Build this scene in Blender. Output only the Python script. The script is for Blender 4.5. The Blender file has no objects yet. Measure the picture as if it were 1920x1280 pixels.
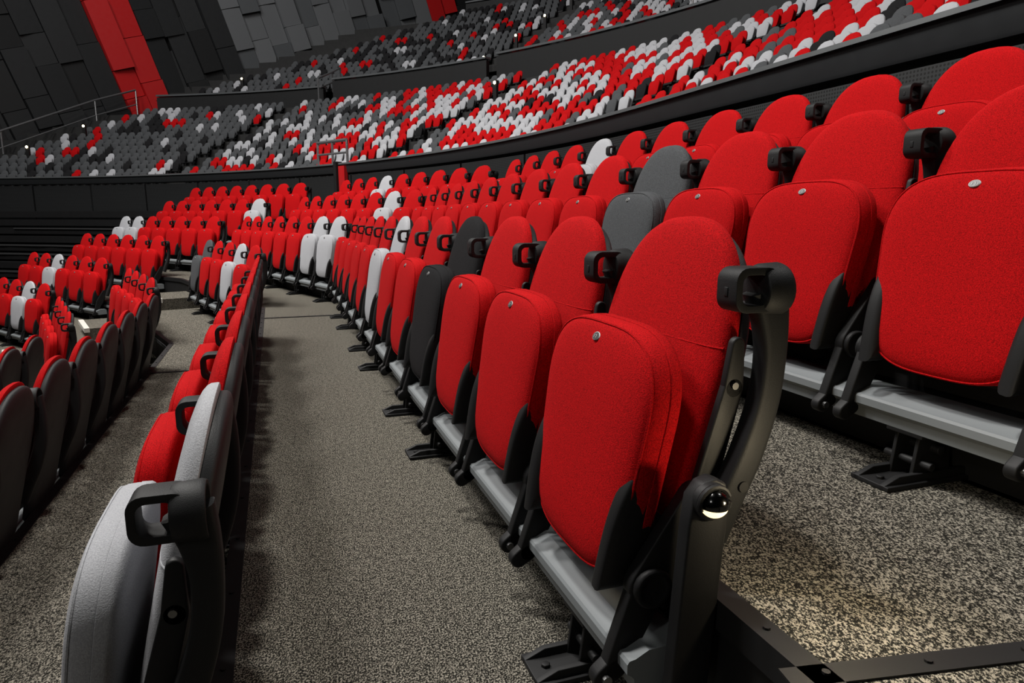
import bpy, bmesh, math, random
from mathutils import Vector
random.seed(11)
scn = bpy.context.scene
col = scn.collection
rad = math.radians
cos, sin, pi = math.cos, math.sin, math.pi

# ------------------------------------------------------------------ materials
def new_mat(name):
    m = bpy.data.materials.new(name); m.use_nodes = True
    nt = m.node_tree
    return m, nt, nt.nodes['Principled BSDF']

def plain(name, c, rough=.5, metal=0., spec=.5, emit=None, es=0., bump=0., bscale=200):
    m, nt, b = new_mat(name)
    b.inputs['Base Color'].default_value = (*c, 1)
    b.inputs['Roughness'].default_value = rough
    b.inputs['Metallic'].default_value = metal
    b.inputs['Specular IOR Level'].default_value = spec
    if emit:
        b.inputs['Emission Color'].default_value = (*emit, 1)
        b.inputs['Emission Strength'].default_value = es
    tc = nt.nodes.new('ShaderNodeTexCoord')
    no = nt.nodes.new('ShaderNodeTexNoise'); no.inputs['Scale'].default_value = 9
    nt.links.new(tc.outputs['Object'], no.inputs['Vector'])
    mr = nt.nodes.new('ShaderNodeMapRange')
    mr.inputs['To Min'].default_value = max(0, rough-.08); mr.inputs['To Max'].default_value = min(1, rough+.08)
    nt.links.new(no.outputs['Fac'], mr.inputs['Value'])
    nt.links.new(mr.outputs['Result'], b.inputs['Roughness'])
    if bump:
        n2 = nt.nodes.new('ShaderNodeTexNoise'); n2.inputs['Scale'].default_value = bscale
        nt.links.new(tc.outputs['Object'], n2.inputs['Vector'])
        bp = nt.nodes.new('ShaderNodeBump'); bp.inputs['Strength'].default_value = bump
        bp.inputs['Distance'].default_value = .002
        nt.links.new(n2.outputs['Fac'], bp.inputs['Height'])
        nt.links.new(bp.outputs['Normal'], b.inputs['Normal'])
    return m

def fabric(name, c, sheen=.03, lo=.54, hi=1.40):
    m, nt, b = new_mat(name)
    tc = nt.nodes.new('ShaderNodeTexCoord')
    n1 = nt.nodes.new('ShaderNodeTexNoise'); n1.inputs['Scale'].default_value = 460; n1.inputs['Detail'].default_value = 2
    nt.links.new(tc.outputs['Object'], n1.inputs['Vector'])
    mr = nt.nodes.new('ShaderNodeMapRange'); mr.inputs['From Min'].default_value = .32; mr.inputs['From Max'].default_value = .68
    nt.links.new(n1.outputs['Fac'], mr.inputs['Value'])
    mx = nt.nodes.new('ShaderNodeMix'); mx.data_type = 'RGBA'
    mx.inputs[6].default_value = (c[0]*lo, c[1]*lo, c[2]*lo, 1)
    mx.inputs[7].default_value = (min(1, c[0]*hi), c[1]*hi, c[2]*hi, 1)
    nt.links.new(mr.outputs['Result'], mx.inputs[0])
    nt.links.new(mx.outputs[2], b.inputs['Base Color'])
    b.inputs['Roughness'].default_value = .9
    b.inputs['Specular IOR Level'].default_value = .08
    b.inputs['Sheen Weight'].default_value = sheen
    b.inputs['Sheen Tint'].default_value = (min(1, c[0]*1.5+.1), c[1]*1.5+.03, c[2]*1.5+.03, 1)
    bp = nt.nodes.new('ShaderNodeBump'); bp.inputs['Strength'].default_value = .5; bp.inputs['Distance'].default_value = .0015
    nt.links.new(n1.outputs['Fac'], bp.inputs['Height'])
    nt.links.new(bp.outputs['Normal'], b.inputs['Normal'])
    return m

def carpet_mat():
    m, nt, b = new_mat('carpet')
    tc = nt.nodes.new('ShaderNodeTexCoord')
    mp = nt.nodes.new('ShaderNodeMapping')
    mp.inputs['Rotation'].default_value = (0, 0, rad(-19))
    mp.inputs['Scale'].default_value = (1.0, .7, 1)
    nt.links.new(tc.outputs['Object'], mp.inputs['Vector'])
    n1 = nt.nodes.new('ShaderNodeTexNoise'); n1.inputs['Scale'].default_value = 275; n1.inputs['Detail'].default_value = 3; n1.inputs['Roughness'].default_value = .7
    nt.links.new(mp.outputs['Vector'], n1.inputs['Vector'])
    n2 = nt.nodes.new('ShaderNodeTexNoise'); n2.inputs['Scale'].default_value = 60; n2.inputs['Detail'].default_value = 2
    nt.links.new(mp.outputs['Vector'], n2.inputs['Vector'])
    ad = nt.nodes.new('ShaderNodeMath'); ad.operation = 'MULTIPLY_ADD'; ad.inputs[1].default_value = .12
    nt.links.new(n2.outputs['Fac'], ad.inputs[0]); nt.links.new(n1.outputs['Fac'], ad.inputs[2])
    cr = nt.nodes.new('ShaderNodeValToRGB')
    cr.color_ramp.elements[0].position = .545; cr.color_ramp.elements[0].color = (.010, .0093, .0078, 1)
    cr.color_ramp.elements[1].position = .645; cr.color_ramp.elements[1].color = (.285, .262, .217, 1)
    nt.links.new(ad.outputs['Value'], cr.inputs['Fac'])
    nt.links.new(cr.outputs['Color'], b.inputs['Base Color'])
    b.inputs['Roughness'].default_value = .95
    b.inputs['Specular IOR Level'].default_value = .08
    bp = nt.nodes.new('ShaderNodeBump'); bp.inputs['Strength'].default_value = .5; bp.inputs['Distance'].default_value = .003
    nt.links.new(n1.outputs['Fac'], bp.inputs['Height'])
    nt.links.new(bp.outputs['Normal'], b.inputs['Normal'])
    return m

def perforated():
    m, nt, b = new_mat('perforated_panel')
    uv = nt.nodes.new('ShaderNodeUVMap')
    v = nt.nodes.new('ShaderNodeTexVoronoi'); v.voronoi_dimensions = '2D'
    v.inputs['Scale'].default_value = 48; v.inputs['Randomness'].default_value = 0
    nt.links.new(uv.outputs['UV'], v.inputs['Vector'])
    cr = nt.nodes.new('ShaderNodeValToRGB')
    cr.color_ramp.elements[0].position = .28; cr.color_ramp.elements[0].color = (.001, .001, .001, 1)
    cr.color_ramp.elements[1].position = .33; cr.color_ramp.elements[1].color = (.019, .020, .021, 1)
    nt.links.new(v.outputs['Distance'], cr.inputs['Fac'])
    nt.links.new(cr.outputs['Color'], b.inputs['Base Color'])
    b.inputs['Roughness'].default_value = .5
    b.inputs['Specular IOR Level'].default_value = .3
    return m

FAB = {'red': fabric('red_fabric', (.365, .0027, .0040)),
       'light': fabric('light_grey_fabric', (.34, .345, .365), .03, .82, 1.15),
       'dark': fabric('dark_grey_fabric', (.060, .063, .067), .02),
       'black': fabric('black_fabric', (.012, .012, .013), .02)}
CNAME = {'red': 'bright red', 'light': 'light grey', 'dark': 'dark grey', 'black': 'black'}
M_shell = plain('shell_plastic', (.016, .0165, .0178), .55, spec=.3, bump=.2, bscale=600)
M_plastic = plain('black_plastic', (.008, .008, .0085), .55, spec=.25, bump=.15, bscale=700)
M_arm = plain('charcoal_plastic', (.010, .0103, .011), .6, spec=.22, bump=.2, bscale=700)
M_beam = plain('grey_beam', (.16, .174, .182), .6, 0)
M_steel = plain('bolt_steel', (.20, .20, .20), .4, 1.)
M_chrome = plain('dark_chrome', (.05, .05, .05), .16, 1.)
M_black = plain('black_steel', (.007, .007, .0075), .6, spec=.3)
M_badge = plain('badge_rim', (.32, .32, .32), .45)
M_badge2 = plain('badge_face', (.04, .04, .04), .4)
M_lens = plain('lamp_lens', (.9, .8, .6), .3, emit=(1, .78, .42), es=1.8)
M_star = plain('step_lens', (.9, .8, .6), .3, emit=(1, .8, .45), es=30)
M_cap = plain('parapet_cap', (.024, .026, .028), .4, .2)
M_capedge = plain('parapet_cap_edge', (.11, .117, .122), .35, .3)
M_pale = plain('pale_nosing', (.60, .58, .53), .5)
M_carpet = carpet_mat()
M_perf = perforated()
M_tierfloor = plain('tier_floor', (.010, .010, .010), .8)
M_tile = plain('black_tile', (.017, .018, .019), .55, spec=.3)
M_tile2 = plain('black_tile_alt', (.010, .0105, .011), .6, spec=.3)
M_gtile = plain('grey_tile', (.115, .12, .126), .5)
M_gtile2 = plain('grey_tile_alt', (.075, .08, .085), .5)
M_rtile = plain('red_tile', (.42, .005, .006), .55)
M_redwall = plain('red_paint', (.36, .005, .007), .5)
M_void = plain('void_black', (.004, .004, .004), .9, spec=.1)
M_rail = plain('rail_steel', (.30, .30, .31), .3, .8)
M_strip = plain('platform_edge', (.20, .20, .205), .3, .8)

# ------------------------------------------------------------------ mesh helper
def outline_caps(p0, r0, p1, r1, n=8):
    dx, dz = p1[0]-p0[0], p1[1]-p0[1]
    d = math.hypot(dx, dz); th = math.atan2(dz, dx)
    dl = math.acos(max(-1, min(1, (r0-r1)/d)))
    pts = []
    for i in range(n+1):
        a = th-dl+2*dl*i/n
        pts.append((p1[0]+r1*cos(a), p1[1]+r1*sin(a)))
    for i in range(n+1):
        a = th+dl+(2*pi-2*dl)*i/n
        pts.append((p0[0]+r0*cos(a), p0[1]+r0*sin(a)))
    return pts

class MB:
    def __init__(s): s.v = []; s.f = []; s.m = []; s.cur = 0
    def add(s, vs, fs):
        b = len(s.v); s.v += [tuple(p) for p in vs]
        for f in fs: s.f.append(tuple(i+b for i in f)); s.m.append(s.cur)
        return s
    def box(s, x0, x1, y0, y1, z0, z1):
        vs = [(x, y, z) for x in (x0, x1) for y in (y0, y1) for z in (z0, z1)]
        return s.add(vs, [(0, 1, 3, 2), (4, 6, 7, 5), (0, 4, 5, 1), (2, 3, 7, 6), (0, 2, 6, 4), (1, 5, 7, 3)])
    def prism(s, poly, y0, y1):       # polygon in x-z, extruded along y
        n = len(poly)
        vs = [(p[0], y0, p[1]) for p in poly]+[(p[0], y1, p[1]) for p in poly]
        fs = [(i, (i+1) % n, n+(i+1) % n, n+i) for i in range(n)]
        return s.add(vs, fs+[tuple(range(n)), tuple(range(2*n-1, n-1, -1))])
    def frame(s, outer, inner, y0, y1):   # closed loop with a hole, extruded along y
        n = len(outer)
        vs = [(p[0], y, p[1]) for y in (y0, y1) for lp in (outer, inner) for p in lp]
        fs = []
        for i in range(n):
            j = (i+1) % n
            fs += [(i, j, n+j, n+i), (2*n+i, 2*n+j, 3*n+j, 3*n+i), (i, j, 2*n+j, 2*n+i), (n+i, n+j, 3*n+j, 3*n+i)]
        return s.add(vs, fs)
    def caps(s, p0, r0, p1, r1, y0, y1, n=8):
        return s.prism(outline_caps(p0, r0, p1, r1, n), y0, y1)
    def ring(s, rings):                # list of equal-length closed loops, both ends capped
        n = len(rings[0]); vs = [p for r in rings for p in r]; fs = []
        for k in range(len(rings)-1):
            for i in range(n):
                fs.append((k*n+i, k*n+(i+1) % n, (k+1)*n+(i+1) % n, (k+1)*n+i))
        fs.append(tuple(range(n))); fs.append(tuple((len(rings)-1)*n+i for i in range(n-1, -1, -1)))
        return s.add(vs, fs)
    def lathe(s, c, axis, prof, n=16):  # prof: (along, radius)
        rings = []
        for a, r in prof:
            lp = []
            for i in range(n):
                t = 2*pi*i/n; p, q = r*cos(t), r*sin(t)
                if axis == 'x': lp.append((c[0]+a, c[1]+p, c[2]+q))
                elif axis == 'y': lp.append((c[0]+p, c[1]+a, c[2]+q))
                else: lp.append((c[0]+p, c[1]+q, c[2]+a))
            rings.append(lp)
        return s.ring(rings)
    def cyl(s, c, axis, r, h, n=14): return s.lathe(c, axis, [(-h/2, r), (h/2, r)], n)
    def tube(s, pts, r, n=8):
        pts = [Vector(p) for p in pts]; rings = []
        for i, p in enumerate(pts):
            t = (pts[min(i+1, len(pts)-1)]-pts[max(i-1, 0)]).normalized()
            up = Vector((0, 0, 1)) if abs(t.z) < .95 else Vector((1, 0, 0))
            a = t.cross(up).normalized(); b = a.cross(t)
            rings.append([tuple(p+a*r*cos(2*pi*k/n)+b*r*sin(2*pi*k/n)) for k in range(n)])
        return s.ring(rings)
    def loop_tube(s, pts, r, n=6):     # closed ring of round section in a plane facing x
        pts = [Vector(p) for p in pts]; N = len(pts); vs = []; fs = []
        X = Vector((1, 0, 0))
        for i, p in enumerate(pts):
            t = (pts[(i+1) % N]-pts[i-1]); t.x = 0; t.normalize()
            b = X.cross(t)
            vs += [tuple(p+X*r*cos(2*pi*k/n)+b*r*sin(2*pi*k/n)) for k in range(n)]
        for i in range(N):
            j = (i+1) % N
            for k in range(n): fs.append((i*n+k, i*n+(k+1) % n, j*n+(k+1) % n, j*n+k))
        return s.add(vs, fs)
    def pillow(s, outline, c, Tf, Tb, m, xf, rings):
        n = len(outline); vs = []; fs = []
        def loop(sc, d):
            return [(xf(c[1]+(z-c[1])*sc)+d, c[0]+(y-c[0])*sc, c[1]+(z-c[1])*sc) for y, z in outline]
        def dep(T, sc): return T*(1-sc**m)**(1/m)
        vs += loop(1, 0)
        for T in (Tf, Tb):
            prev = 0
            for sc in rings:
                b = len(vs); vs += loop(sc, dep(T, sc))
                for i in range(n):
                    fs.append((prev+i, prev+(i+1) % n, b+(i+1) % n, b+i))
                prev = b
            vs.append((xf(c[1])+T, c[0], c[1])); k = len(vs)-1
            for i in range(n): fs.append((prev+i, prev+(i+1) % n, k))
        return s.add(vs, fs)
    def mesh(s, name, mats, bevel=0, ang=35):
        me = bpy.data.meshes.new(name)
        me.from_pydata(s.v, [], s.f)
        if not isinstance(mats, (list, tuple)): mats = [mats]
        for m in mats: me.materials.append(m)
        for p, mi in zip(me.polygons, s.m): p.material_index = mi
        bm = bmesh.new(); bm.from_mesh(me)
        bmesh.ops.recalc_face_normals(bm, faces=bm.faces)
        if bevel:
            es = [e for e in bm.edges if len(e.link_faces) == 2 and e.calc_face_angle(0) > .6]
            bmesh.ops.bevel(bm, geom=es, offset=bevel, segments=3, profile=.5, affect='EDGES', clamp_overlap=True)
        bm.to_mesh(me); bm.free()
        for p in me.polygons: p.use_smooth = True
        me.set_sharp_from_angle(angle=rad(ang))
        return me
    def build(s, name, mats, parent=None, bevel=0, ang=35):
        o = bpy.data.objects.new(name, s.mesh(name, mats, bevel, ang)); col.objects.link(o)
        if parent: o.parent = parent
        return o

def empty(name, loc=(0, 0, 0), rz=0):
    o = bpy.data.objects.new(name, None); col.objects.link(o)
    o.location = loc; o.rotation_euler = (0, 0, rz); o.empty_display_size = .1
    return o
def tag(o, label, cat, group=None):
    o['label'] = label; o['category'] = cat
    if group: o['group'] = group
    return o
def struct(o): o['kind'] = 'structure'; return o

ONES = ['', 'first', 'second', 'third', 'fourth', 'fifth', 'sixth', 'seventh', 'eighth', 'ninth', 'tenth', 'eleventh', 'twelfth',
        'thirteenth', 'fourteenth', 'fifteenth', 'sixteenth', 'seventeenth', 'eighteenth', 'nineteenth']
def ordw(n):
    if n < 20: return ONES[n]
    t = ['', '', 'twent', 'thirt', 'fort', 'fift', 'sixt'][n//10]
    return t+'ieth' if n % 10 == 0 else t+'y-'+ONES[n % 10]

# ------------------------------------------------------------------ bowl layout
C = Vector((-15., .5))
PHI1 = 19.
def nv(a): return Vector((cos(rad(a)), sin(rad(a))))
def dv(a): return Vector((-sin(rad(a)), cos(rad(a))))
AP = 14.81                 # apothem of the row right of the walkway
S0 = C.dot(dv(PHI1))       # along-row coordinate of the foot of the perpendicular
ROW, RISE = .86, .30
HALF = 8.5
def spos(st, r):
    if isinstance(st, tuple):
        p = C+nv(PHI1+st[1])*(r/cos(rad(HALF)))
    elif st < 0: p = C+nv(PHI1)*r+dv(PHI1)*st
    else: p = C+nv(PHI1+st)*r
    return p
def sweep(mb, prof, stations, closed=False, mats=None):
    n = len(prof); base = len(mb.v)
    vs = []
    for st in stations:
        for r, z in prof:
            p = spos(st, r); vs.append((p.x, p.y, z))
    mb.v += vs
    segs = n if closed else n-1
    for k in range(len(stations)-1):
        for i in range(segs):
            j = (i+1) % n
            mb.f.append((base+k*n+i, base+k*n+j, base+(k+1)*n+j, base+(k+1)*n+i)); mb.m.append(mats[i] if mats else mb.cur)
    if closed:
        mb.f.append(tuple(base+i for i in range(n))); mb.m.append(mb.cur)
        mb.f.append(tuple(base+(len(stations)-1)*n+i for i in range(n-1, -1, -1))); mb.m.append(mb.cur)
ARC = lambda a, b, st=2.5: [a+(b-a)*i/max(1, round((b-a)/st)) for i in range(max(1, round((b-a)/st))+1)]
POLY = [-8., ('c', 8.5), ('c', 25.5), ('c', 42.5)]

# decks of the telescopic platforms
for r in range(-5, 3):
    z = RISE*r; f = AP+ROW*r-.95-(.025 if r == 1 else 0); b = f+ROW+.001 if r < 2 else 17.3
    mb = MB(); sweep(mb, [(f, z-RISE), (f, z), (b, z)], POLY, mats=[0, 1])
    o = mb.build('floor', [M_black, M_carpet]); struct(o)
    mb = MB(); sweep(mb, [(f-.014, z-.05), (f-.014, z+.004), (f+.028, z+.004), (f+.028, z-.05)], POLY, closed=True)
    if -2 <= r <= 1:
        k = -5.2
        while k < 2:
            p = spos(k, f+.008) if k < 0 else C+nv(PHI1)*(f+.008)+dv(PHI1)*k
            mb.cyl((p.x, p.y, z+.005), 'z', .006, .006, 8); k += .31
    o = mb.build('trim_%d' % (r+6), M_black); struct(o)
    if r < 0:
        mb = MB(); sweep(mb, [(f-.020, z-.085), (f-.020, z-.05), (f-.002, z-.05), (f-.002, z-.085)], POLY, closed=True)
        o = mb.build('trim_%d' % (r+20), M_beam); struct(o)
# thin joints across the walkways and threshold strip at the near end of the upper deck
def obox(mb, r0, r1, q0, q1, z0, z1, phi=PHI1):
    vs = []
    for z in (z0, z1):
        for r_, q_ in ((r0, q0), (r1, q0), (r1, q1), (r0, q1)):
            p = C+nv(phi)*r_+dv(phi)*q_; vs.append((p.x, p.y, z))
    mb.add(vs, [(0, 1, 2, 3), (4, 5, 6, 7), (0, 1, 5, 4), (1, 2, 6, 5), (2, 3, 7, 6), (3, 0, 4, 7)])
for k, r in enumerate((0, -1)):
    mb = MB(); f = AP+ROW*r-.95
    obox(mb, f, f+.70, 6.62-S0-.35*k*2, 6.655-S0-.35*k*2, RISE*r, RISE*r+.006)
    struct(mb.build('trim_%d' % (30+2*k), M_black))
mb = MB()
e0 = Vector((.375, .862)); e1 = Vector((1.50, 1.045)); t = (e1-e0).normalized(); w = Vector((t.y, -t.x))*.040
vs = []
for z in (.300, .304):
    for p in (e0, e1, e1+w, e0+w): vs.append((p.x, p.y, z))
mb.add(vs, [(0, 1, 2, 3), (4, 5, 6, 7), (0, 1, 5, 4), (1, 2, 6, 5), (2, 3, 7, 6), (3, 0, 4, 7)])
for k in range(7):
    p = e0+t*(.06+.16*k)+w*.5; mb.cyl((p.x, p.y, .305), 'z', .006, .005, 8)
struct(mb.build('trim_31', M_black))
# arena ground
mb = MB(); mb.add([(-60, -30, -1.85), (40, -30, -1.85), (40, 60, -1.85), (-60, 60, -1.85)], [(0, 1, 2, 3)])
struct(mb.build('floor', M_void))

# ------------------------------------------------------------------ chairs
def leanx(z): return .12*(.93-z)/.53
def back_outline(n, sc=1.0, bottom=.38, bw=.2, ex=1.0):
    pts = []; na = n//2
    for i in range(na+1):
        t = pi*i/na
        c_, s_ = cos(t), sin(t)
        y = .224*math.copysign(abs(c_)**(2/2.5), c_); z = .655+.275*abs(s_)**(2/2.3)
        pts.append((y*sc*ex, z if sc == 1 else .655+(z-.655)*sc))
    k = max(2, n//8)
    for i in range(1, k+1):
        f = i/k; pts.append((-(.224+(bw-.224)*f)*sc*ex, .655+(bottom+.03-.655)*f))
    pts.append((-(bw-.03)*sc, bottom)); pts.append(((bw-.03)*sc, bottom))
    for i in range(k, 0, -1):
        f = i/k; pts.append(((.224+(bw-.224)*f)*sc*ex, .655+(bottom+.03-.655)*f))
    return pts
def cush_outline(n, sc=1.0):
    pts = []; na = n//2
    for i in range(na+1):
        t = pi*i/na; c_, s_ = cos(t), sin(t)
        pts.append((math.copysign(abs(c_)**(2/3.4), c_)*.227, .580+.155*abs(s_)**(2/2.7)))
    for i in range(na+1):
        t = pi+pi*i/na; c_, s_ = cos(t), sin(t)
        pts.append((math.copysign(abs(c_)**(2/3.3), c_)*.227, .405-.140*abs(s_)**(2/3.0)))
    out = []
    for y, z in pts:
        k = 1-.14*max(0, min(1, (.60-z)/.33))**1.2
        out.append((y*k*sc, .50+(z-.50)*sc))
    return out
def cushx(z): return .158+.070*(.735-z)/.44
RH = [.997, .985, .96, .92, .85, .7, .45]
RL = [.98, .9, .6]
def smooth_path(pts, k=4):
    out = []
    n = len(pts)
    for i in range(n-1):
        p0, p1, p2, p3 = pts[max(0, i-1)], pts[i], pts[i+1], pts[min(n-1, i+2)]
        for j in range(k):
            t = j/k
            out.append(tuple(.5*((2*p1[c])+(-p0[c]+p2[c])*t+(2*p0[c]-5*p1[c]+4*p2[c]-p3[c])*t*t+(-p0[c]+3*p1[c]-3*p2[c]+p3[c])*t**3) for c in range(len(p1))))
    out.append(pts[-1])
    return out
def rrect(x0, x1, z0, z1, r, n=4):
    pts = []
    for cx, cz, a0 in ((x1-r, z1-r, 0), (x0+r, z1-r, 90), (x0+r, z0+r, 180), (x1-r, z0+r, 270)):
        for i in range(n+1):
            a = rad(a0+90*i/n); pts.append((cx+r*cos(a), cz+r*sin(a)))
    return pts

BT = .038
MESH = {}
def chair_meshes(colr, hi):
    key = (colr, hi)
    if key in MESH: return MESH[key]
    n = 56 if hi else 24; rg = RH if hi else RL
    D = {}
    D['backrest'] = MB().pillow(back_outline(n), (0, .64), BT, -.012, 3.6, leanx, rg).mesh('backrest', FAB[colr])
    D['seat_cushion'] = MB().pillow(cush_outline(n, .985), (0, .50), .047, -.012, 4.4, lambda z: cushx(z)+.002, rg).mesh('seat_cushion', FAB[colr])
    D['cushion_base'] = MB().pillow(cush_outline(n, .99), (0, .50), .002, -.036, 5, lambda z: cushx(z)-.004, rg).mesh('cushion_base', FAB[colr])
    if hi:
        mb = MB(); mb.tube([(leanx(.705)+(BT-.002)*(1-abs(y/.224)**3.6)**(1/3.6), y, .705) for y in [-.218+.436*i/24 for i in range(25)]], .0022, 6)
        D['seam'] = mb.mesh('seam', FAB[colr])
        mb = MB(); ol = cush_outline(72, .962); pp = []
        for y, z in ol:
            if not pp or math.hypot(y-pp[-1][1], z-pp[-1][2]) > .002: pp.append((cushx(z)+.002+.0280, y, z))
        mb.loop_tube(pp, .0030); D['piping'] = mb.mesh('piping', FAB[colr])
    if (hi, 'c') not in MESH:
        E = {}
        E['back_shell'] = MB().pillow(back_outline(n, .94, .25, .178, 1.075), (0, .60), .0, -.036, 4.5, lambda z: leanx(z)-.006, rg).mesh('back_shell', M_shell)
        for sg, nm in ((1, 'hinge+'), (-1, 'hinge-')):
            mb = MB(); y0, y1 = sorted((sg*.208, sg*.236))
            nn = 10 if hi else 4
            mb.caps((.205, .295), .042, (.12, .445), .026, y0, y1, nn)
            mb.caps((.205, .295), .036, (.268, .150), .022, y0, y1, nn)
            mb.caps((.268, .150), .022, (.290, .135), .02, y0, y1, nn)
            if hi:
                mb.lathe((.205, 0, .295), 'y', [(sg*.20, .028), (sg*.235, .037), (sg*.247, .037), (sg*.250, .029), (sg*.246, .022), (sg*.246, .008)], 20)
            E[nm] = mb.mesh('hinge_bracket', M_plastic, .005 if hi else 0)
            if hi:
                mb = MB(); mb.cyl((.289, sg*.239, .136), 'y', .009, .012, 10)
                E['bolt'+nm] = mb.mesh('bolt', M_steel)
            # leaf shaped cover wrapping the lower corner of the cushion
            z0, z1 = .275, .510
            fr, bk = [], []
            for i in range(17):
                f = i/16; z = z0+(z1-z0)*f
                xf_ = cushx(z)+.056-.034*f**4
                wd = .104*max(0, 1-f**3)**.6*(.78+.22*sin(pi*min(1, f*1.5)))
                if f < .15: wd -= .03*(1-f/.15)**2
                if f > .99: wd = .004
                fr.append((xf_, z)); bk.append((xf_-max(.004, wd), z))
            ol = fr+bk[::-1]
            mb = MB(); mb.pillow(ol, (cushx(.38)+.006, .38), .016, -.034, 3.5, lambda z: 0, [.985, .95, .85, .6] if hi else [.9])
            mb.v = [(y, sg*(.200-.020*max(0, (.52-z)/.27)+x), z) for x, y, z in mb.v]
            E['cover'+nm] = mb.mesh('hinge_cover', M_plastic)
        # lifted armrest
        path = [(.106, .385, .024), (.080, .450, .025), (.044, .530, .025), (.016, .620, .023), (.008, .700, .023), (.014, .765, .029), (.026, .812, .037)]
        if hi: path = smooth_path(path, 4)
        L_, R_ = [], []
        for i, (x, z, w) in enumerate(path):
            a = path[max(0, i-1)]; b = path[min(len(path)-1, i+1)]
            tx, tz = b[0]-a[0], b[1]-a[1]; d = math.hypot(tx, tz)
            L_.append((x-tz/d*w, z+tx/d*w)); R_.append((x+tz/d*w, z-tx/d*w))
        mb = MB()
        rings = []
        for (lx, lz), (rx, rz) in zip(L_, R_):
            cx, cz = (lx+rx)/2, (lz+rz)/2; hx, hz = (rx-lx)/2, (rz-lz)/2
            rg_ = []
            m_ = 16 if hi else 8
            for i in range(m_):
                t = 2*pi*(i+.5)/m_
                a = math.copysign(abs(cos(t))**.4, cos(t)); b_ = math.copysign(abs(sin(t))**.4, sin(t))
                rg_.append((cx+hx*a, .2600+.0205*b_, cz+hz*a))
            rings.append(rg_)
        mb.ring(rings)
        E['armrest'] = mb.mesh('armrest', M_arm, 0, 50)
        mb = MB()
        k_ = 5 if hi else 2
        mb.frame(rrect(.020, .102, .776, .849, .022, k_), rrect(.040, .090, .788, .837, .014, k_), .234, .286)
        if hi: mb.box(.1015, .1032, .255, .264, .802, .817)
        nn = 28 if hi else 10
        mb.lathe((.032, .2600, .811), 'x', [(.016, .032), (.014, .039), (.004, .043), (-.026, .0445), (-.033, .042), (-.033, .036), (-.012, .030), (-.008, .002)], nn)
        E['cup_holder'] = mb.mesh('cup_holder', M_arm, .005 if hi else 0, 45)
        if hi:
            mb = MB(); mb.caps((.055, .715), .013, (.060, .640), .020, .224, .240, 8); mb.caps((.060, .640), .020, (.110, .455), .024, .224, .240, 8)
            E['arm_bracket'] = mb.mesh('arm_bracket', M_plastic, .004)
            mb = MB(); mb.cyl((.062, .242, .645), 'y', .0065, .008, 10); E['armbolt1'] = mb.mesh('bolt', M_steel)
            mb = MB(); mb.cyl((.062, .281, .478), 'y', .0095, .006, 12); E['armbolt2'] = mb.mesh('pivot_cap', M_black)
        # number badge near the top edge of the cushion
        mb = MB()
        zt = .700; xt = cushx(zt)+.002+.0395
        def tilt(pts): return [(xt+(x-xt)-(z-zt)*.55, y*1.6, zt+(z-zt)*.95) for x, y, z in pts]
        mb.lathe((xt, 0, zt), 'x', [(-.012, .0088), (.000, .009), (.0015, .008)], 20)
        mb.cur = 1
        mb.lathe((xt, 0, zt), 'x', [(.001, .0074), (.0022, .0071)], 20)
        mb.cur = 0
        mb.box(xt+.002, xt+.003, -.0034, -.0022, zt-.003, zt+.003)
        mb.box(xt+.002, xt+.003, .0018, .0030, zt-.003, zt+.003); mb.box(xt+.002, xt+.003, -.0008, .0030, zt+.0020, zt+.003)
        mb.v = tilt(mb.v)
        E['number_badge'] = mb.mesh('number_badge', [M_badge, M_badge2])
        MESH[(hi, 'c')] = E
    D.update(MESH[(hi, 'c')])
    MESH[key] = D
    return D

def link(name, me, parent):
    o = bpy.data.objects.new(name, me); col.objects.link(o); o.parent = parent
    return o
def make_chair(colr, hi):
    D = chair_meshes(colr, hi)
    root = empty('folding_seat'); tree = []
    b = link('backrest', D['backrest'], root)
    tree.append((b, [link('seam', D['seam'], b)] if hi else []))
    tree.append((link('back_shell', D['back_shell'], root), []))
    c = link('seat_cushion', D['seat_cushion'], root)
    tree.append((c, [link('number_badge', D['number_badge'], c)]+([link('piping', D['piping'], c)] if hi else [])))
    tree.append((link('cushion_base', D['cushion_base'], root), []))
    for s in ('hinge+', 'hinge-'):
        h = link('hinge_bracket', D[s], root)
        tree.append((h, [link('bolt', D['bolt'+s], h)] if hi else []))
        tree.append((link('hinge_cover', D['cover'+s], root), []))
    a = link('armrest', D['armrest'], root)
    tree.append((a, [link('cup_holder', D['cup_holder'], a)]+([link('pivot_cap', D['armbolt2'], a)] if hi else [])))
    if hi:
        a = link('arm_bracket', D['arm_bracket'], root)
        tree.append((a, [link('bolt', D['armbolt1'], a)]))
    return root, tree
PROTO = {}
def get_chair(colr, hi):
    k = (colr, hi)
    if k not in PROTO:
        PROTO[k] = make_chair(colr, hi); return PROTO[k][0]
    root, tree = PROTO[k]
    r = root.copy(); col.objects.link(r)
    for p, subs in tree:
        q = p.copy(); col.objects.link(q); q.parent = r
        for sp in subs:
            s2 = sp.copy(); col.objects.link(s2); s2.parent = q
    return r

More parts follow.
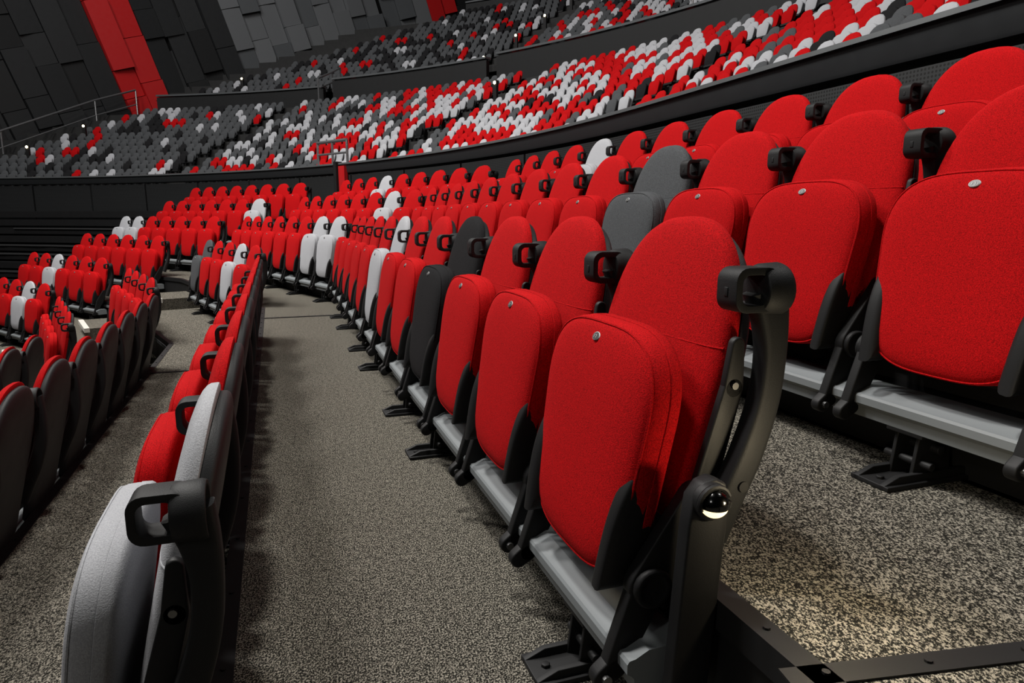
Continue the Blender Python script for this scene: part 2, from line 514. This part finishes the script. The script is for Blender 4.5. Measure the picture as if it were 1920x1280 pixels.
ROWW = {2: 'first row below black wall', 1: 'second row below black wall', 0: 'third row below black wall', -1: 'fourth row below black wall',
        -2: 'fifth row below black wall', -3: 'sixth row below black wall', -4: 'seventh row below black wall'}
BLK = {1: 'near block', 2: 'middle block', 3: 'far block'}
SPECIAL = {(1, 0): {3: 'black', 6: 'light'}, (2, 0): {0: 'light', 1: 'light'}, (1, 1): {3: 'dark'}, (2, 1): {1: 'light'},
           (1, 2): {7: 'light'}, (1, -1): {0: 'light'}, (2, -1): {1: 'light', 4: 'dark'}, (3, 0): {5: 'light', 6: 'light'},
           (3, -2): {3: 'light'}, (3, -3): {1: 'light'}, (2, 2): {5: 'light'}, (3, 1): {0: 'light'}}
OVER = {(1, 0, 0): 'red folding seat nearest the camera, beside the lit chrome dome on the end post',
        (1, -1, 0): 'light grey folding seat at bottom left, nearest seat left of the carpet walkway',
        (1, 0, 3): 'black folding seat between red ones in the row right of the walkway',
        (1, 1, 3): 'dark grey folding seat among red ones, behind the large nearest red seat'}
PH = {1: 19., 2: 36., 3: 53.}
ROFF = {(1, -1): -.045, (2, -2): -.14}
def half(r): return (AP+ROW*r)*math.tan(rad(HALF))
seatplan = {}
for r, s0, n in ((0, 1.19, 12), (1, 1.11, 13), (2, 1.41, 12), (-1, 1.29, 9), (-2, 2.35, 8), (-3, 4.0, 5), (-4, 5.6, 2)):
    seatplan[(1, r)] = [s0+.52*i-S0 for i in range(n)]
for r in range(-4, 3):
    h = half(r); q = -h+.27; L = []
    if r < 0: q += .1
    cnt = {-1: 5, -2: 4, -3: 4, -4: 3}.get(r, 99)
    while q < h-.3 and len(L) < cnt: L.append(q); q += .52
    seatplan[(2, r)] = L
for r in range(-4, 3):
    q = -1.5 if r >= 0 else (-1.35 if r > -3 else -1.60); e = 1.9+.2*r
    L = []
    while q < e: L.append(q); q += .52
    seatplan[(3, r)] = L
nchairs = 0
for (sec, r), L in seatplan.items():
    RR = AP+ROW*r+ROFF.get((sec, r), 0)
    for i, q in enumerate(L):
        colr = SPECIAL.get((sec, r), {}).get(i, 'red')
        hi = sec == 1 and i < 9
        o = get_chair(colr, hi)
        p = C+nv(PH[sec])*RR+dv(PH[sec])*q
        o.location = (p.x, p.y, RISE*r); o.rotation_euler = (0, 0, rad(PH[sec])+pi)
        lab = OVER.get((sec, r, i)) or '%s folding seat, %s from near end, %s, %s' % (CNAME[colr], ordw(i+1), ROWW[r], BLK[sec])
        tag(o, lab, 'chair', 'folding seats of the ' + BLK[sec])
        nchairs += 1
    # beam with its feet
    q0, q1 = L[0]-.27, L[-1]+.25
    p = C+nv(PH[sec])*RR+dv(PH[sec])*q0
    bt = empty('seat_beam', (p.x, p.y, RISE*r), rad(PH[sec])+pi)
    ln = q1-q0
    mb = MB()
    pf = [(.135, .125), (.135, .190), (.15, .200), (.225, .200), (.250, .188), (.262, .186), (.266, .180), (.266, .162), (.258, .157), (.252, .150), (.250, .125)]
    mb.prism(pf, -ln, 0); mb.build('beam', M_beam, bt, 0, 25)
    feet = [.26, 1.64, 2.25, 3.27, 3.91, 4.9, 5.55, 6.2, 6.6] if (sec == 1) else [.3+.9*k for k in range(8)]
    if sec == 1 and r == 1: feet = [.34, 1.6, 2.3, 3.2, 4.0, 4.9, 5.6, 6.3]
    for fpos in feet:
        if fpos > ln-.05: break
        y = -fpos
        mb = MB()
        mb.box(.08, .345, y-.055, y+.055, 0, .012)
        mb.prism([(.345, .0), (.345, .012), (.30, .03), (.08, .03), (.08, 0)], y-.045, y-.03)
        mb.prism([(.345, .0), (.345, .012), (.30, .03), (.08, .03), (.08, 0)], y+.03, y+.045)
        mb.prism([(.13, .01), (.25, .01), (.235, .13), (.14, .13)], y-.034, y-.024)
        mb.prism([(.13, .01), (.25, .01), (.235, .13), (.14, .13)], y+.024, y+.034)
        mb.cyl((.19, y, .085), 'y', .012, .11, 10)
        mb.cyl((.225, y, .05), 'y', .010, .13, 10)
        mb.cyl((.31, y, .014), 'z', .010, .010, 6)
        mb.box(.135, .25, y-.05, y+.05, .115, .128)
        mb.build('foot', M_black, bt, .002 if sec == 1 else 0)
    tag(bt, 'grey metal seat beam on black feet under the %s, %s' % (ROWW[r], BLK[sec]), 'beam', 'seat beams')

# end post with dome light beside the nearest seat
p = C+nv(PHI1)*AP+dv(PHI1)*(1.19-S0)
ep = empty('aisle_light_post', (p.x, p.y, 0), rad(PHI1)+pi)
mb = MB(); mb.prism([(.150, 0), (.222, 0), (.193, .44), (.187, .49), (.170, .512), (.147, .518), (.126, .508), (.118, .47)], .290, .322)
mb.lathe((.155, .322, .482), 'y', [(-.01, .033), (.006, .031), (.010, .028)], 24)
mb.build('post', M_plastic, ep, .007)
zc = .484; cc = (.158, .335, zc); rr = .0235
mb = MB(); prof = []
for i, a in enumerate(range(-14, 90, 6)):
    k = 1.0 if i % 2 == 0 else .955
    prof.append((rr*k*sin(rad(a)), rr*k*cos(rad(a))))
mb.lathe(cc, 'z', prof, 28)
d = mb.build('lamp_dome', M_chrome, ep, 0, 60)
mb = MB(); mb.lathe(cc, 'z', [(rr*.985*sin(rad(a)), rr*.985*cos(rad(a))) for a in (-14.5, -28, -38, -48, -58, -68, -78, -88)], 28)
mb.build('lens', M_lens, d, 0, 60)
mb = MB(); mb.tube([(cc[0]+.0270*cos(rad(a)), .336, zc+.0270*sin(rad(a))) for a in range(-20, 201, 20)], .0050, 8)
mb.build('hood', M_plastic, d)
tag(ep, 'black end post with chrome dome aisle light beside the nearest red seat', 'post')

# carpeted half steps in the stair between middle and far block
for k, r in enumerate((-1, -2, -3, -4)):
    f = AP+ROW*(r+1)-.95
    ph = PHI1+21.9
    ce = C+nv(ph)*((f-.25)/cos(rad(4.9)))
    st = empty('aisle_step', (ce.x, ce.y, RISE*r), rad(36))
    mb = MB(); mb.box(-.26, .23, -.40, .50, 0, .148); mb.build('body', M_carpet, st)
    mb = MB(); mb.box(-.290, -.23, -.405, .505, .100, .154); mb.build('nosing', M_pale, st)
    tag(st, 'carpeted half step in the stair between middle and far block, %s from top' % ordw(k+1), 'step', 'half steps in the stair')

# folded platforms at the far left
ft = empty('folded_platform_stack', (C.x, C.y, 0))
for k in range(11):
    z = -.95+.185*k; r0 = 14.7+.14*k
    mb = MB(); sweep(mb, [(r0, z), (r0, z+.14), (17.0, z+.14), (17.0, z)], ARC(43, 66, 4), closed=True)
    mb.v = [(x-C.x, y-C.y, zz) for x, y, zz in mb.v]
    dk = mb.build('deck', M_black, ft)
    if k in (3, 5, 6, 8):
        mb = MB(); sweep(mb, [(r0-.03, z+.11), (r0-.03, z+.135), (r0+.0, z+.135), (r0, z+.11)], ARC(44+1.5*(k % 3), 58+2*(k % 4), 4), closed=True)
        mb.v = [(x-C.x, y-C.y, zz) for x, y, zz in mb.v]
        mb.build('edge_strip', M_strip, dk)
tag(ft, 'stack of folded black seating platforms with shiny edges at far left', 'platform')

# ------------------------------------------------------------------ parapet between lower seats and the tier
VOM = 26.5
mb = MB()
stations = [(-7.5+2.15*i) for i in range(3)]+[-.9]+ARC(3, 72, 6)
def wall_panel(mb, a, b):
    sub = [a, b] if b < 0 else ([a, 0.0, b] if a < 0 else [a, (a+b)/2, b])
    sweep(mb, [(17.12, -1.2), (17.12, 1.66), (17.22, 1.66), (17.22, -1.2)], sub, closed=True)
for a, b in zip(stations[:-1], stations[1:]):
    ga = a+.02 if a < 0 else a+.08
    gb = b-.02 if b < 0 else b-.08
    wall_panel(mb, ga, gb)
o = struct(mb.build('wall_right', M_perf))
uvl = o.data.uv_layers.new(name='UVMap')
for lp in o.data.loops:
    v = o.data.vertices[lp.vertex_index].co
    w = Vector((v.x, v.y))-C; s_ = w.dot(dv(PHI1))
    ang = math.atan2(w.y, w.x)-rad(PHI1)
    uvl.data[lp.index].uv = ((s_ if ang < 0 else ang*17.1), v.z)
FULL = [-7.6, -.01]+ARC(0.5, 72)
mb = MB(); sweep(mb, [(17.2, -1.3), (17.2, 1.58), (17.3, 1.58), (17.3, -1.3)], FULL, closed=True)
struct(mb.build('wall_right', M_void))
mb = MB(); sweep(mb, [(17.09, 1.72), (17.07, 1.845), (17.42, 1.845), (17.42, 1.70), (17.1, 1.70)], FULL, closed=True)
struct(mb.build('trim_40', M_cap))
mb = MB(); sweep(mb, [(17.045, 1.846), (17.045, 1.872), (17.06, 1.878), (17.42, 1.878), (17.42, 1.846)], FULL, closed=True)
struct(mb.build('trim_41', M_capedge))
mb = MB(); sweep(mb, [(17.03, .62), (17.03, 1.82), (17.10, 1.82), (17.10, .62)], [VOM-.25, VOM, VOM+.4], closed=True)
struct(mb.build('door_1', M_redwall))
mb = MB(); sweep(mb, [(16.99, .62), (16.99, 1.90), (17.12, 1.90), (17.12, .62)], [VOM+.45, VOM+.75], closed=True)
struct(mb.build('trim_42', M_black))

# ------------------------------------------------------------------ upper tiers
RUN = .495
def tier_floor(R0, z0, rise, n, st, first):
    prof = [(first, z0-.02)]
    for j in range(n):
        f = R0+RUN*j-.43 if j else first
        z = z0+rise*j
        if j: prof += [(f, z-rise), (f, z)]
    prof.append((R0+RUN*n-.2, z0+rise*(n-1)))
    mb = MB(); sweep(mb, prof, st)
    return struct(mb.build('floor', M_tierfloor))
N1, N2 = 10, 13
R1, Z1, RS1 = 17.90, 1.68, .243
R2, Z2, RS2 = 24.3, 4.80, .285
SS = .56; SW = .86; SZ = .80*.56
tier_floor(R1, Z1, RS1, N1+1, [-7.6, -.01]+ARC(.5, 74), 17.45)
tier_floor(R2, Z2, RS2, N2, [-7.6, -.01]+ARC(.5, 66), 23.9)
def parapet(name, R, zb, zt, st):
    mb = MB(); sweep(mb, [(R, zb), (R, zt-.08), (R+.12, zt-.08), (R+.12, zb)], st, closed=True)
    struct(mb.build(name, M_tile2))
    mb = MB(); sweep(mb, [(R-.04, zt-.05), (R-.04, zt), (R+.2, zt), (R+.2, zt-.05)], st, closed=True); struct(mb.build('trim_%d' % int(R+zt*10), M_capedge))
parapet('wall_upper', 23.45, 3.3, 5.12, [-7.6, -.01]+ARC(0.3, 32.5))
parapet('wall_upper', 23.42, 3.2, 5.06, ARC(33.3, 47))
parapet('wall_upper', 23.38, 3.0, 4.86, ARC(47.8, 63))
parapet('wall_top', 31.2, 6.8, 9.2, [-7.6, -.01]+ARC(0.3, 46.0))
mb = MB(); sweep(mb, [(36, 4), (36, 22)], [-12, -.01]+ARC(.5, 50)); struct(mb.build('wall_back', M_tile2))

# step lights on the stairs of the tiers
lights = [(1, 66.0, 3), (1, 64.2, 6), (1, VOM+.3, 7)]+[(2, 18.6, k) for k in (1, 4, 8)]+[(2, 34.5, k) for k in (0, 3, 6, 9)]+[(2, 57.0, 1)]
for tier, b_, j in lights:
    R = (R1 if tier == 1 else R2)+RUN*j-.36; z = (Z1+RS1*j) if tier == 1 else (Z2+RS2*j)
    p = C+nv(PHI1+b_)*R
    o = empty('step_light', (p.x, p.y, z), rad(PHI1+b_)+pi)
    mb = MB(); mb.box(-.03, .03, -.05, .05, 0, .43); mb.build('housing', M_black, o)
    mb = MB(); mb.lathe((.03, 0, .39), 'x', [(0, .035), (.012, .03), (.02, .012)], 10); mb.build('lens', M_star, o)
    tag(o, 'small glowing stair light beside %s row of %s tier, %s stair' % (ordw(j+1), 'lower' if tier == 1 else 'upper', 'left' if b_ > 40 else ('middle' if b_ > 25 else 'right')), 'light', 'stair lights in the tiers')

# handrails
def railing(pts, label, drop=.45):
    o = empty('handrail', pts[0]); b = Vector(pts[0])
    mb = MB(); mb.tube([Vector(p)-b for p in pts], .030); mb.build('rail', M_rail, o)
    mb = MB(); mb.tube([Vector(p)-b-Vector((0, 0, drop*.5)) for p in pts], .02); mb.build('rail', M_rail, o)
    for p in pts:
        q = Vector(p)-b; mb = MB(); mb.tube([q, q-Vector((0, 0, drop))], .024); mb.build('baluster', M_rail, o)
    tag(o, label, 'handrail')
def tp(beta, R, z):
    p = C+nv(PHI1+beta)*R; return (p.x, p.y, z)
railing([tp(VOM+1, 17.35, 2.32), tp(VOM+2.6, 17.35, 2.32), tp(VOM+4.2, 17.35, 2.32)], 'short steel handrail on the parapet left of the red opening')
railing([tp(18.6, 23.55, 5.75), tp(18.7, 24.3, 6.05), tp(18.8, 25.1, 6.4)], 'steel stair handrail rising from the upper parapet at right', .6)
railing([tp(47.5, 23.0, 5.0), tp(47.5, 23.7, 5.3), tp(47.5, 24.1, 5.5)], 'steel stair handrail between the left upper parapets', .6)
railing([tp(72, 17.4, 2.2), tp(69.5, 19.6, 3.3), tp(66, 22, 4.5), tp(64.5, 23.2, 5.0)], 'long handrail climbing the left edge beneath the panelled wall', .9)

# ------------------------------------------------------------------ panelled wall on the left
Q = [Vector((-22, 13.5)), Vector((-15.4, 20.8)), Vector((-11.9, 24.8)), Vector((-5.4, 30.0)), Vector((5, 37.5))]
TH = rad(19)
mb = MB()
for si in range(4):
    A_, B_ = Q[si], Q[si+1]; L = (B_-A_).length; hd = (B_-A_)/L; nn = Vector((hd.y, -hd.x))
    if nn.dot(-A_) < 0: nn = -nn
    def w3(h, z, d): p = A_+hd*h+nn*d; return (p.x, p.y, z)
    mb.cur = 5
    mb.add([w3(0, -1.5, 0), w3(L, -1.5, 0), w3(L, 22, 0), w3(0, 22, 0)], [(0, 1, 2, 3)])
    W_ = .70
    for i in range(-11, 26):
        a0 = 5.16+(i-4)*W_
        off = random.uniform(0, 2.2); b0 = -8+off
        while b0 < 22:
            hgt = random.choice((.9, 1.4, 2.1)); a1 = a0+W_-.02; b1 = b0+hgt-.02
            cs = [(a*cos(TH)-b*sin(TH), a*sin(TH)+b*cos(TH)) for a, b in ((a0, b0), (a1, b0), (a1, b1), (a0, b1))]
            ch = sum(c[0] for c in cs)/4; cz = sum(c[1] for c in cs)/4
            if -.1 < ch < L+.1 and -1 < cz < 19:
                d = random.choice((.03, .10, .17, .24))
                if si == 1 and i in (4, 5): mb.cur = 4
                elif si == 3 and abs(ch-2.9) < .5 and cz > 8.9: mb.cur = 4
                elif si == 2 and a0 > 4.0: mb.cur = random.choice((2, 3))
                elif si == 3: mb.cur = random.choice((2, 3)) if ch < 1.8 else 1
                else: mb.cur = random.choice((0, 0, 1))
                tl_ = random.choice((0, .05, -.04))
                vs = [w3(h, z, .002) for h, z in cs]+[w3(h, z, max(.02, d+(tl_ if q_ in (1, 2) else 0))) for q_, (h, z) in enumerate(cs)]
                mb.add(vs, [(4, 5, 6, 7), (0, 1, 5, 4), (1, 2, 6, 5), (2, 3, 7, 6), (3, 0, 4, 7)])
            b0 += hgt
struct(mb.build('wall_left', [M_tile, M_tile2, M_gtile, M_gtile2, M_rtile, M_void]))

# ------------------------------------------------------------------ seats of the tiers
PT = rad(10.404)
CAM = Vector((0, 0, .93))
def proj(x, y, z):
    z -= .93
    f = y*cos(PT)-z*sin(PT); u = y*sin(PT)+z*cos(PT)
    if f < .1: return None
    return 960+1280*x/f, 640-1280*u/f, f
def pick(beta, tier, rnd):
    def lerp(a, b, t): return [a[i]+(b[i]-a[i])*t for i in range(4)]
    # red, light, dark, black
    if tier == 1: A, B_, D = [.53, .32, .11, .04], [.36, .40, .19, .05], [.07, .15, .62, .16]; x0, x1, x2 = 12, 32, 50
    else: A, B_, D = [.32, .44, .18, .06], [.24, .27, .35, .14], [.06, .05, .61, .28]; x0, x1, x2 = 12, 27, 41
    if beta < x0: w = A
    elif beta < x1: w = lerp(A, B_, (beta-x0)/(x1-x0))
    elif beta < x2: w = lerp(B_, D, (beta-x1)/(x2-x1))
    else: w = D
    t = rnd*sum(w)
    for k, nme in enumerate(('red', 'light', 'dark', 'black')):
        t -= w[k]
        if t <= 0: return nme
    return 'red'
bpy.context.view_layer.update()
DG = bpy.context.evaluated_depsgraph_get()
def visible(p):
    d = p-CAM; L = d.length
    return not scn.ray_cast(DG, CAM+d/L*.05, d/L, distance=L-.25)[0]
PITCH = .268
seats = []
def tier_rows(tier, R0, z0, rise, n, blocks, endf):
    for j in range(n):
        R = R0+RUN*j; z = z0+rise*j
        for bi, (b0, b1) in enumerate(blocks):
            q0 = b0 if b0 < 0 else R*rad(b0); be = min(b1, endf(j)); q1 = R*rad(be)
            q = q0+.2; k = 0
            while q < q1-.2:
                k += 1
                if q < 0: p = C+nv(PHI1)*R+dv(PHI1)*q; ph = PHI1; be_ = 0
                else: be_ = math.degrees(q/R); ph = PHI1+be_; p = C+nv(ph)*R
                pr = proj(p.x, p.y, z+.40)
                c_ = pick(be_, tier, random.random())
                if pr and -120 < pr[0] < 2050 and pr[1] > -90:
                    inv = 5 < pr[0] < 1915 and pr[1] > 0 and visible(Vector((p.x, p.y, z+.36)))
                    seats.append((pr[2], p.x, p.y, z, ph, c_, tier, j, bi, k, inv))
                q += PITCH
tier_rows(1, R1, Z1, RS1, N1, [(-3.2, 7.5), (9, VOM-.4), (VOM+1.2, 48), (49.2, 74)], lambda j: 71-.9*j)
tier_rows(2, R2, Z2, RS2, N2, [(2., 18), (19.4, 34), (35.2, 64)], lambda j: 61-1.28*j)
seats.sort()
print('TIER SEATS', len(seats), 'VIS', sum(1 for s in seats if s[-1]), 'CHAIRS', nchairs)
def t_back(n): return [(y*SW*SS, z*SZ) for y, z in back_outline(n)]
def t_cush(n): return [(y*SW*SS, z*SZ) for y, z in cush_outline(n)]
def tl(z): return leanx(z/SZ)*SS
def tcx(z): return cushx(z/SZ)*SS
TM = {}
def tparts(c_):
    if c_ in TM: return TM[c_]
    a = MB().pillow(t_back(18), (0, .64*SZ), .045*SS, -.012, 3, tl, RL)
    b = MB().pillow(t_cush(16), (0, .50*SZ), .05*SS, -.05*SS, 3, tcx, [.96, .7])
    s = MB().pillow([(y*.97, z) for y, z in t_back(14)], (0, .60*SZ), 0, -.045*SS, 3, tl, [.93, .6])
    L = MB(); L.box(.08, .13, -.025, .025, 0, .15); L.box(.06, .15, -.09, .09, .11, .135)
    allm = MB()
    for x in (a, b): allm.cur = 0; allm.add(x.v, x.f)
    allm.cur = 1; allm.add(s.v, s.f); allm.add(L.v, L.f)
    TM[c_] = (a.mesh('backrest', FAB[c_]), b.mesh('seat_cushion', FAB[c_]), s.mesh('back_shell', M_shell), L.mesh('pedestal', M_black),
              allm.mesh('tier_seat', [FAB[c_], M_shell]), allm)
    return TM[c_]
TB = {(1, 0): 'right lower block', (1, 1): 'block right of red opening', (1, 2): 'block left of red opening', (1, 3): 'leftmost lower block',
      (2, 0): 'right upper block', (2, 1): 'middle upper block', (2, 2): 'left upper block'}
stuff = MB(); cidx = {'red': 0, 'light': 1, 'dark': 2, 'black': 3}
nind = 0
for (D, x, y, z, ph, c_, tier, j, bi, k, inv) in seats:
    tp_ = tparts(c_)
    rz = rad(ph)+pi
    if inv and nind < 300:
        nind += 1
        if nind < 170:
            o = empty('tier_seat', (x, y, z), rz)
            link('backrest', tp_[0], o); link('seat_cushion', tp_[1], o); link('back_shell', tp_[2], o); link('pedestal', tp_[3], o)
        else:
            o = bpy.data.objects.new('tier_seat', tp_[4]); col.objects.link(o); o.location = (x, y, z); o.rotation_euler = (0, 0, rz)
        tag(o, '%s tier seat, %s from right, %s row up, %s' % (CNAME[c_], ordw(k), ordw(j+1), TB[(tier, bi)]), 'chair', 'fixed seats of the upper tiers')
    else:
        am = tp_[5]; b = len(stuff.v); ca, sa = cos(rz), sin(rz)
        stuff.v += [(x+vx*ca-vy*sa, y+vx*sa+vy*ca, z+vz) for vx, vy, vz in am.v]
        stuff.f += [tuple(i+b for i in f) for f in am.f]
        stuff.m += [cidx[c_] if m == 0 else 4 for m in am.m]
o = stuff.build('tier_seats', [FAB['red'], FAB['light'], FAB['dark'], FAB['black'], M_shell])
o['kind'] = 'stuff'; o['label'] = 'hundreds of small grey, red and black seats filling the distant tiers'; o['category'] = 'seats'

# ------------------------------------------------------------------ lights, world, camera
def area(loc, tgt, size, power, colr=(1, .97, .92)):
    l = bpy.data.lights.new('area', 'AREA'); l.energy = power; l.size = size; l.color = colr; l.shape = 'DISK'
    o = bpy.data.objects.new('area_lamp', l); col.objects.link(o); o.location = loc
    o.rotation_euler = (Vector(tgt)-Vector(loc)).to_track_quat('-Z', 'Y').to_euler()
    return o
area((-1.1, 2.0, 5.2), (.1, 2.4, .5), .45, 200)
area((-5.6, 7.2, 8.6), (-2.8, 8.0, .2), 1.0, 490)
area((3.0, 2.2, 4.6), (1.6, 1.5, .3), .6, 60)
area((-1.9, -1.1, 2.3), (-.6, 1.1, .3), .5, 12)  # added fill on the near side of the light grey seat, no real fixture
area((-6.5, 7.6, 5.5), (-5.6, 9.2, -.3), .8, 210)  # extra lamp added to brighten the half steps, not a hall fixture
area((-7, 5, 12), (3, 12, 3), 3, 1080, (1, .97, .94))
area((-13, 7, 13), (-9, 20, 3), 3, 680, (1, .97, .94))
area((-9, 13, 17), (2, 25, 7), 4, 1000, (1, .97, .94))
area((-14, 12, 17), (-12, 24, 8), 3, 430, (.95, .97, 1))
pl = bpy.data.lights.new('dome_glow', 'POINT'); pl.energy = 3.0; pl.color = (1, .83, .55); pl.shadow_soft_size = .02
po = bpy.data.objects.new('dome_glow', pl); col.objects.link(po)
q = C+nv(PHI1)*(AP+.0)+dv(PHI1)*(.72-S0); po.location = (q.x, q.y, .52)
w = bpy.data.worlds.new('World'); scn.world = w; w.use_nodes = True
w.node_tree.nodes['Background'].inputs['Color'].default_value = (.5, .52, .56, 1)
w.node_tree.nodes['Background'].inputs['Strength'].default_value = .010
cam = bpy.data.cameras.new('Camera'); co = bpy.data.objects.new('Camera', cam); col.objects.link(co)
co.location = (0, 0, .93); co.rotation_euler = (pi/2-PT, 0, 0)
cam.sensor_width = 36; cam.lens = 24; cam.clip_start = .02; cam.clip_end = 300
scn.camera = co
try:
    scn.view_settings.view_transform = 'Standard'; scn.view_settings.look = 'None'
except Exception as e: print(e)
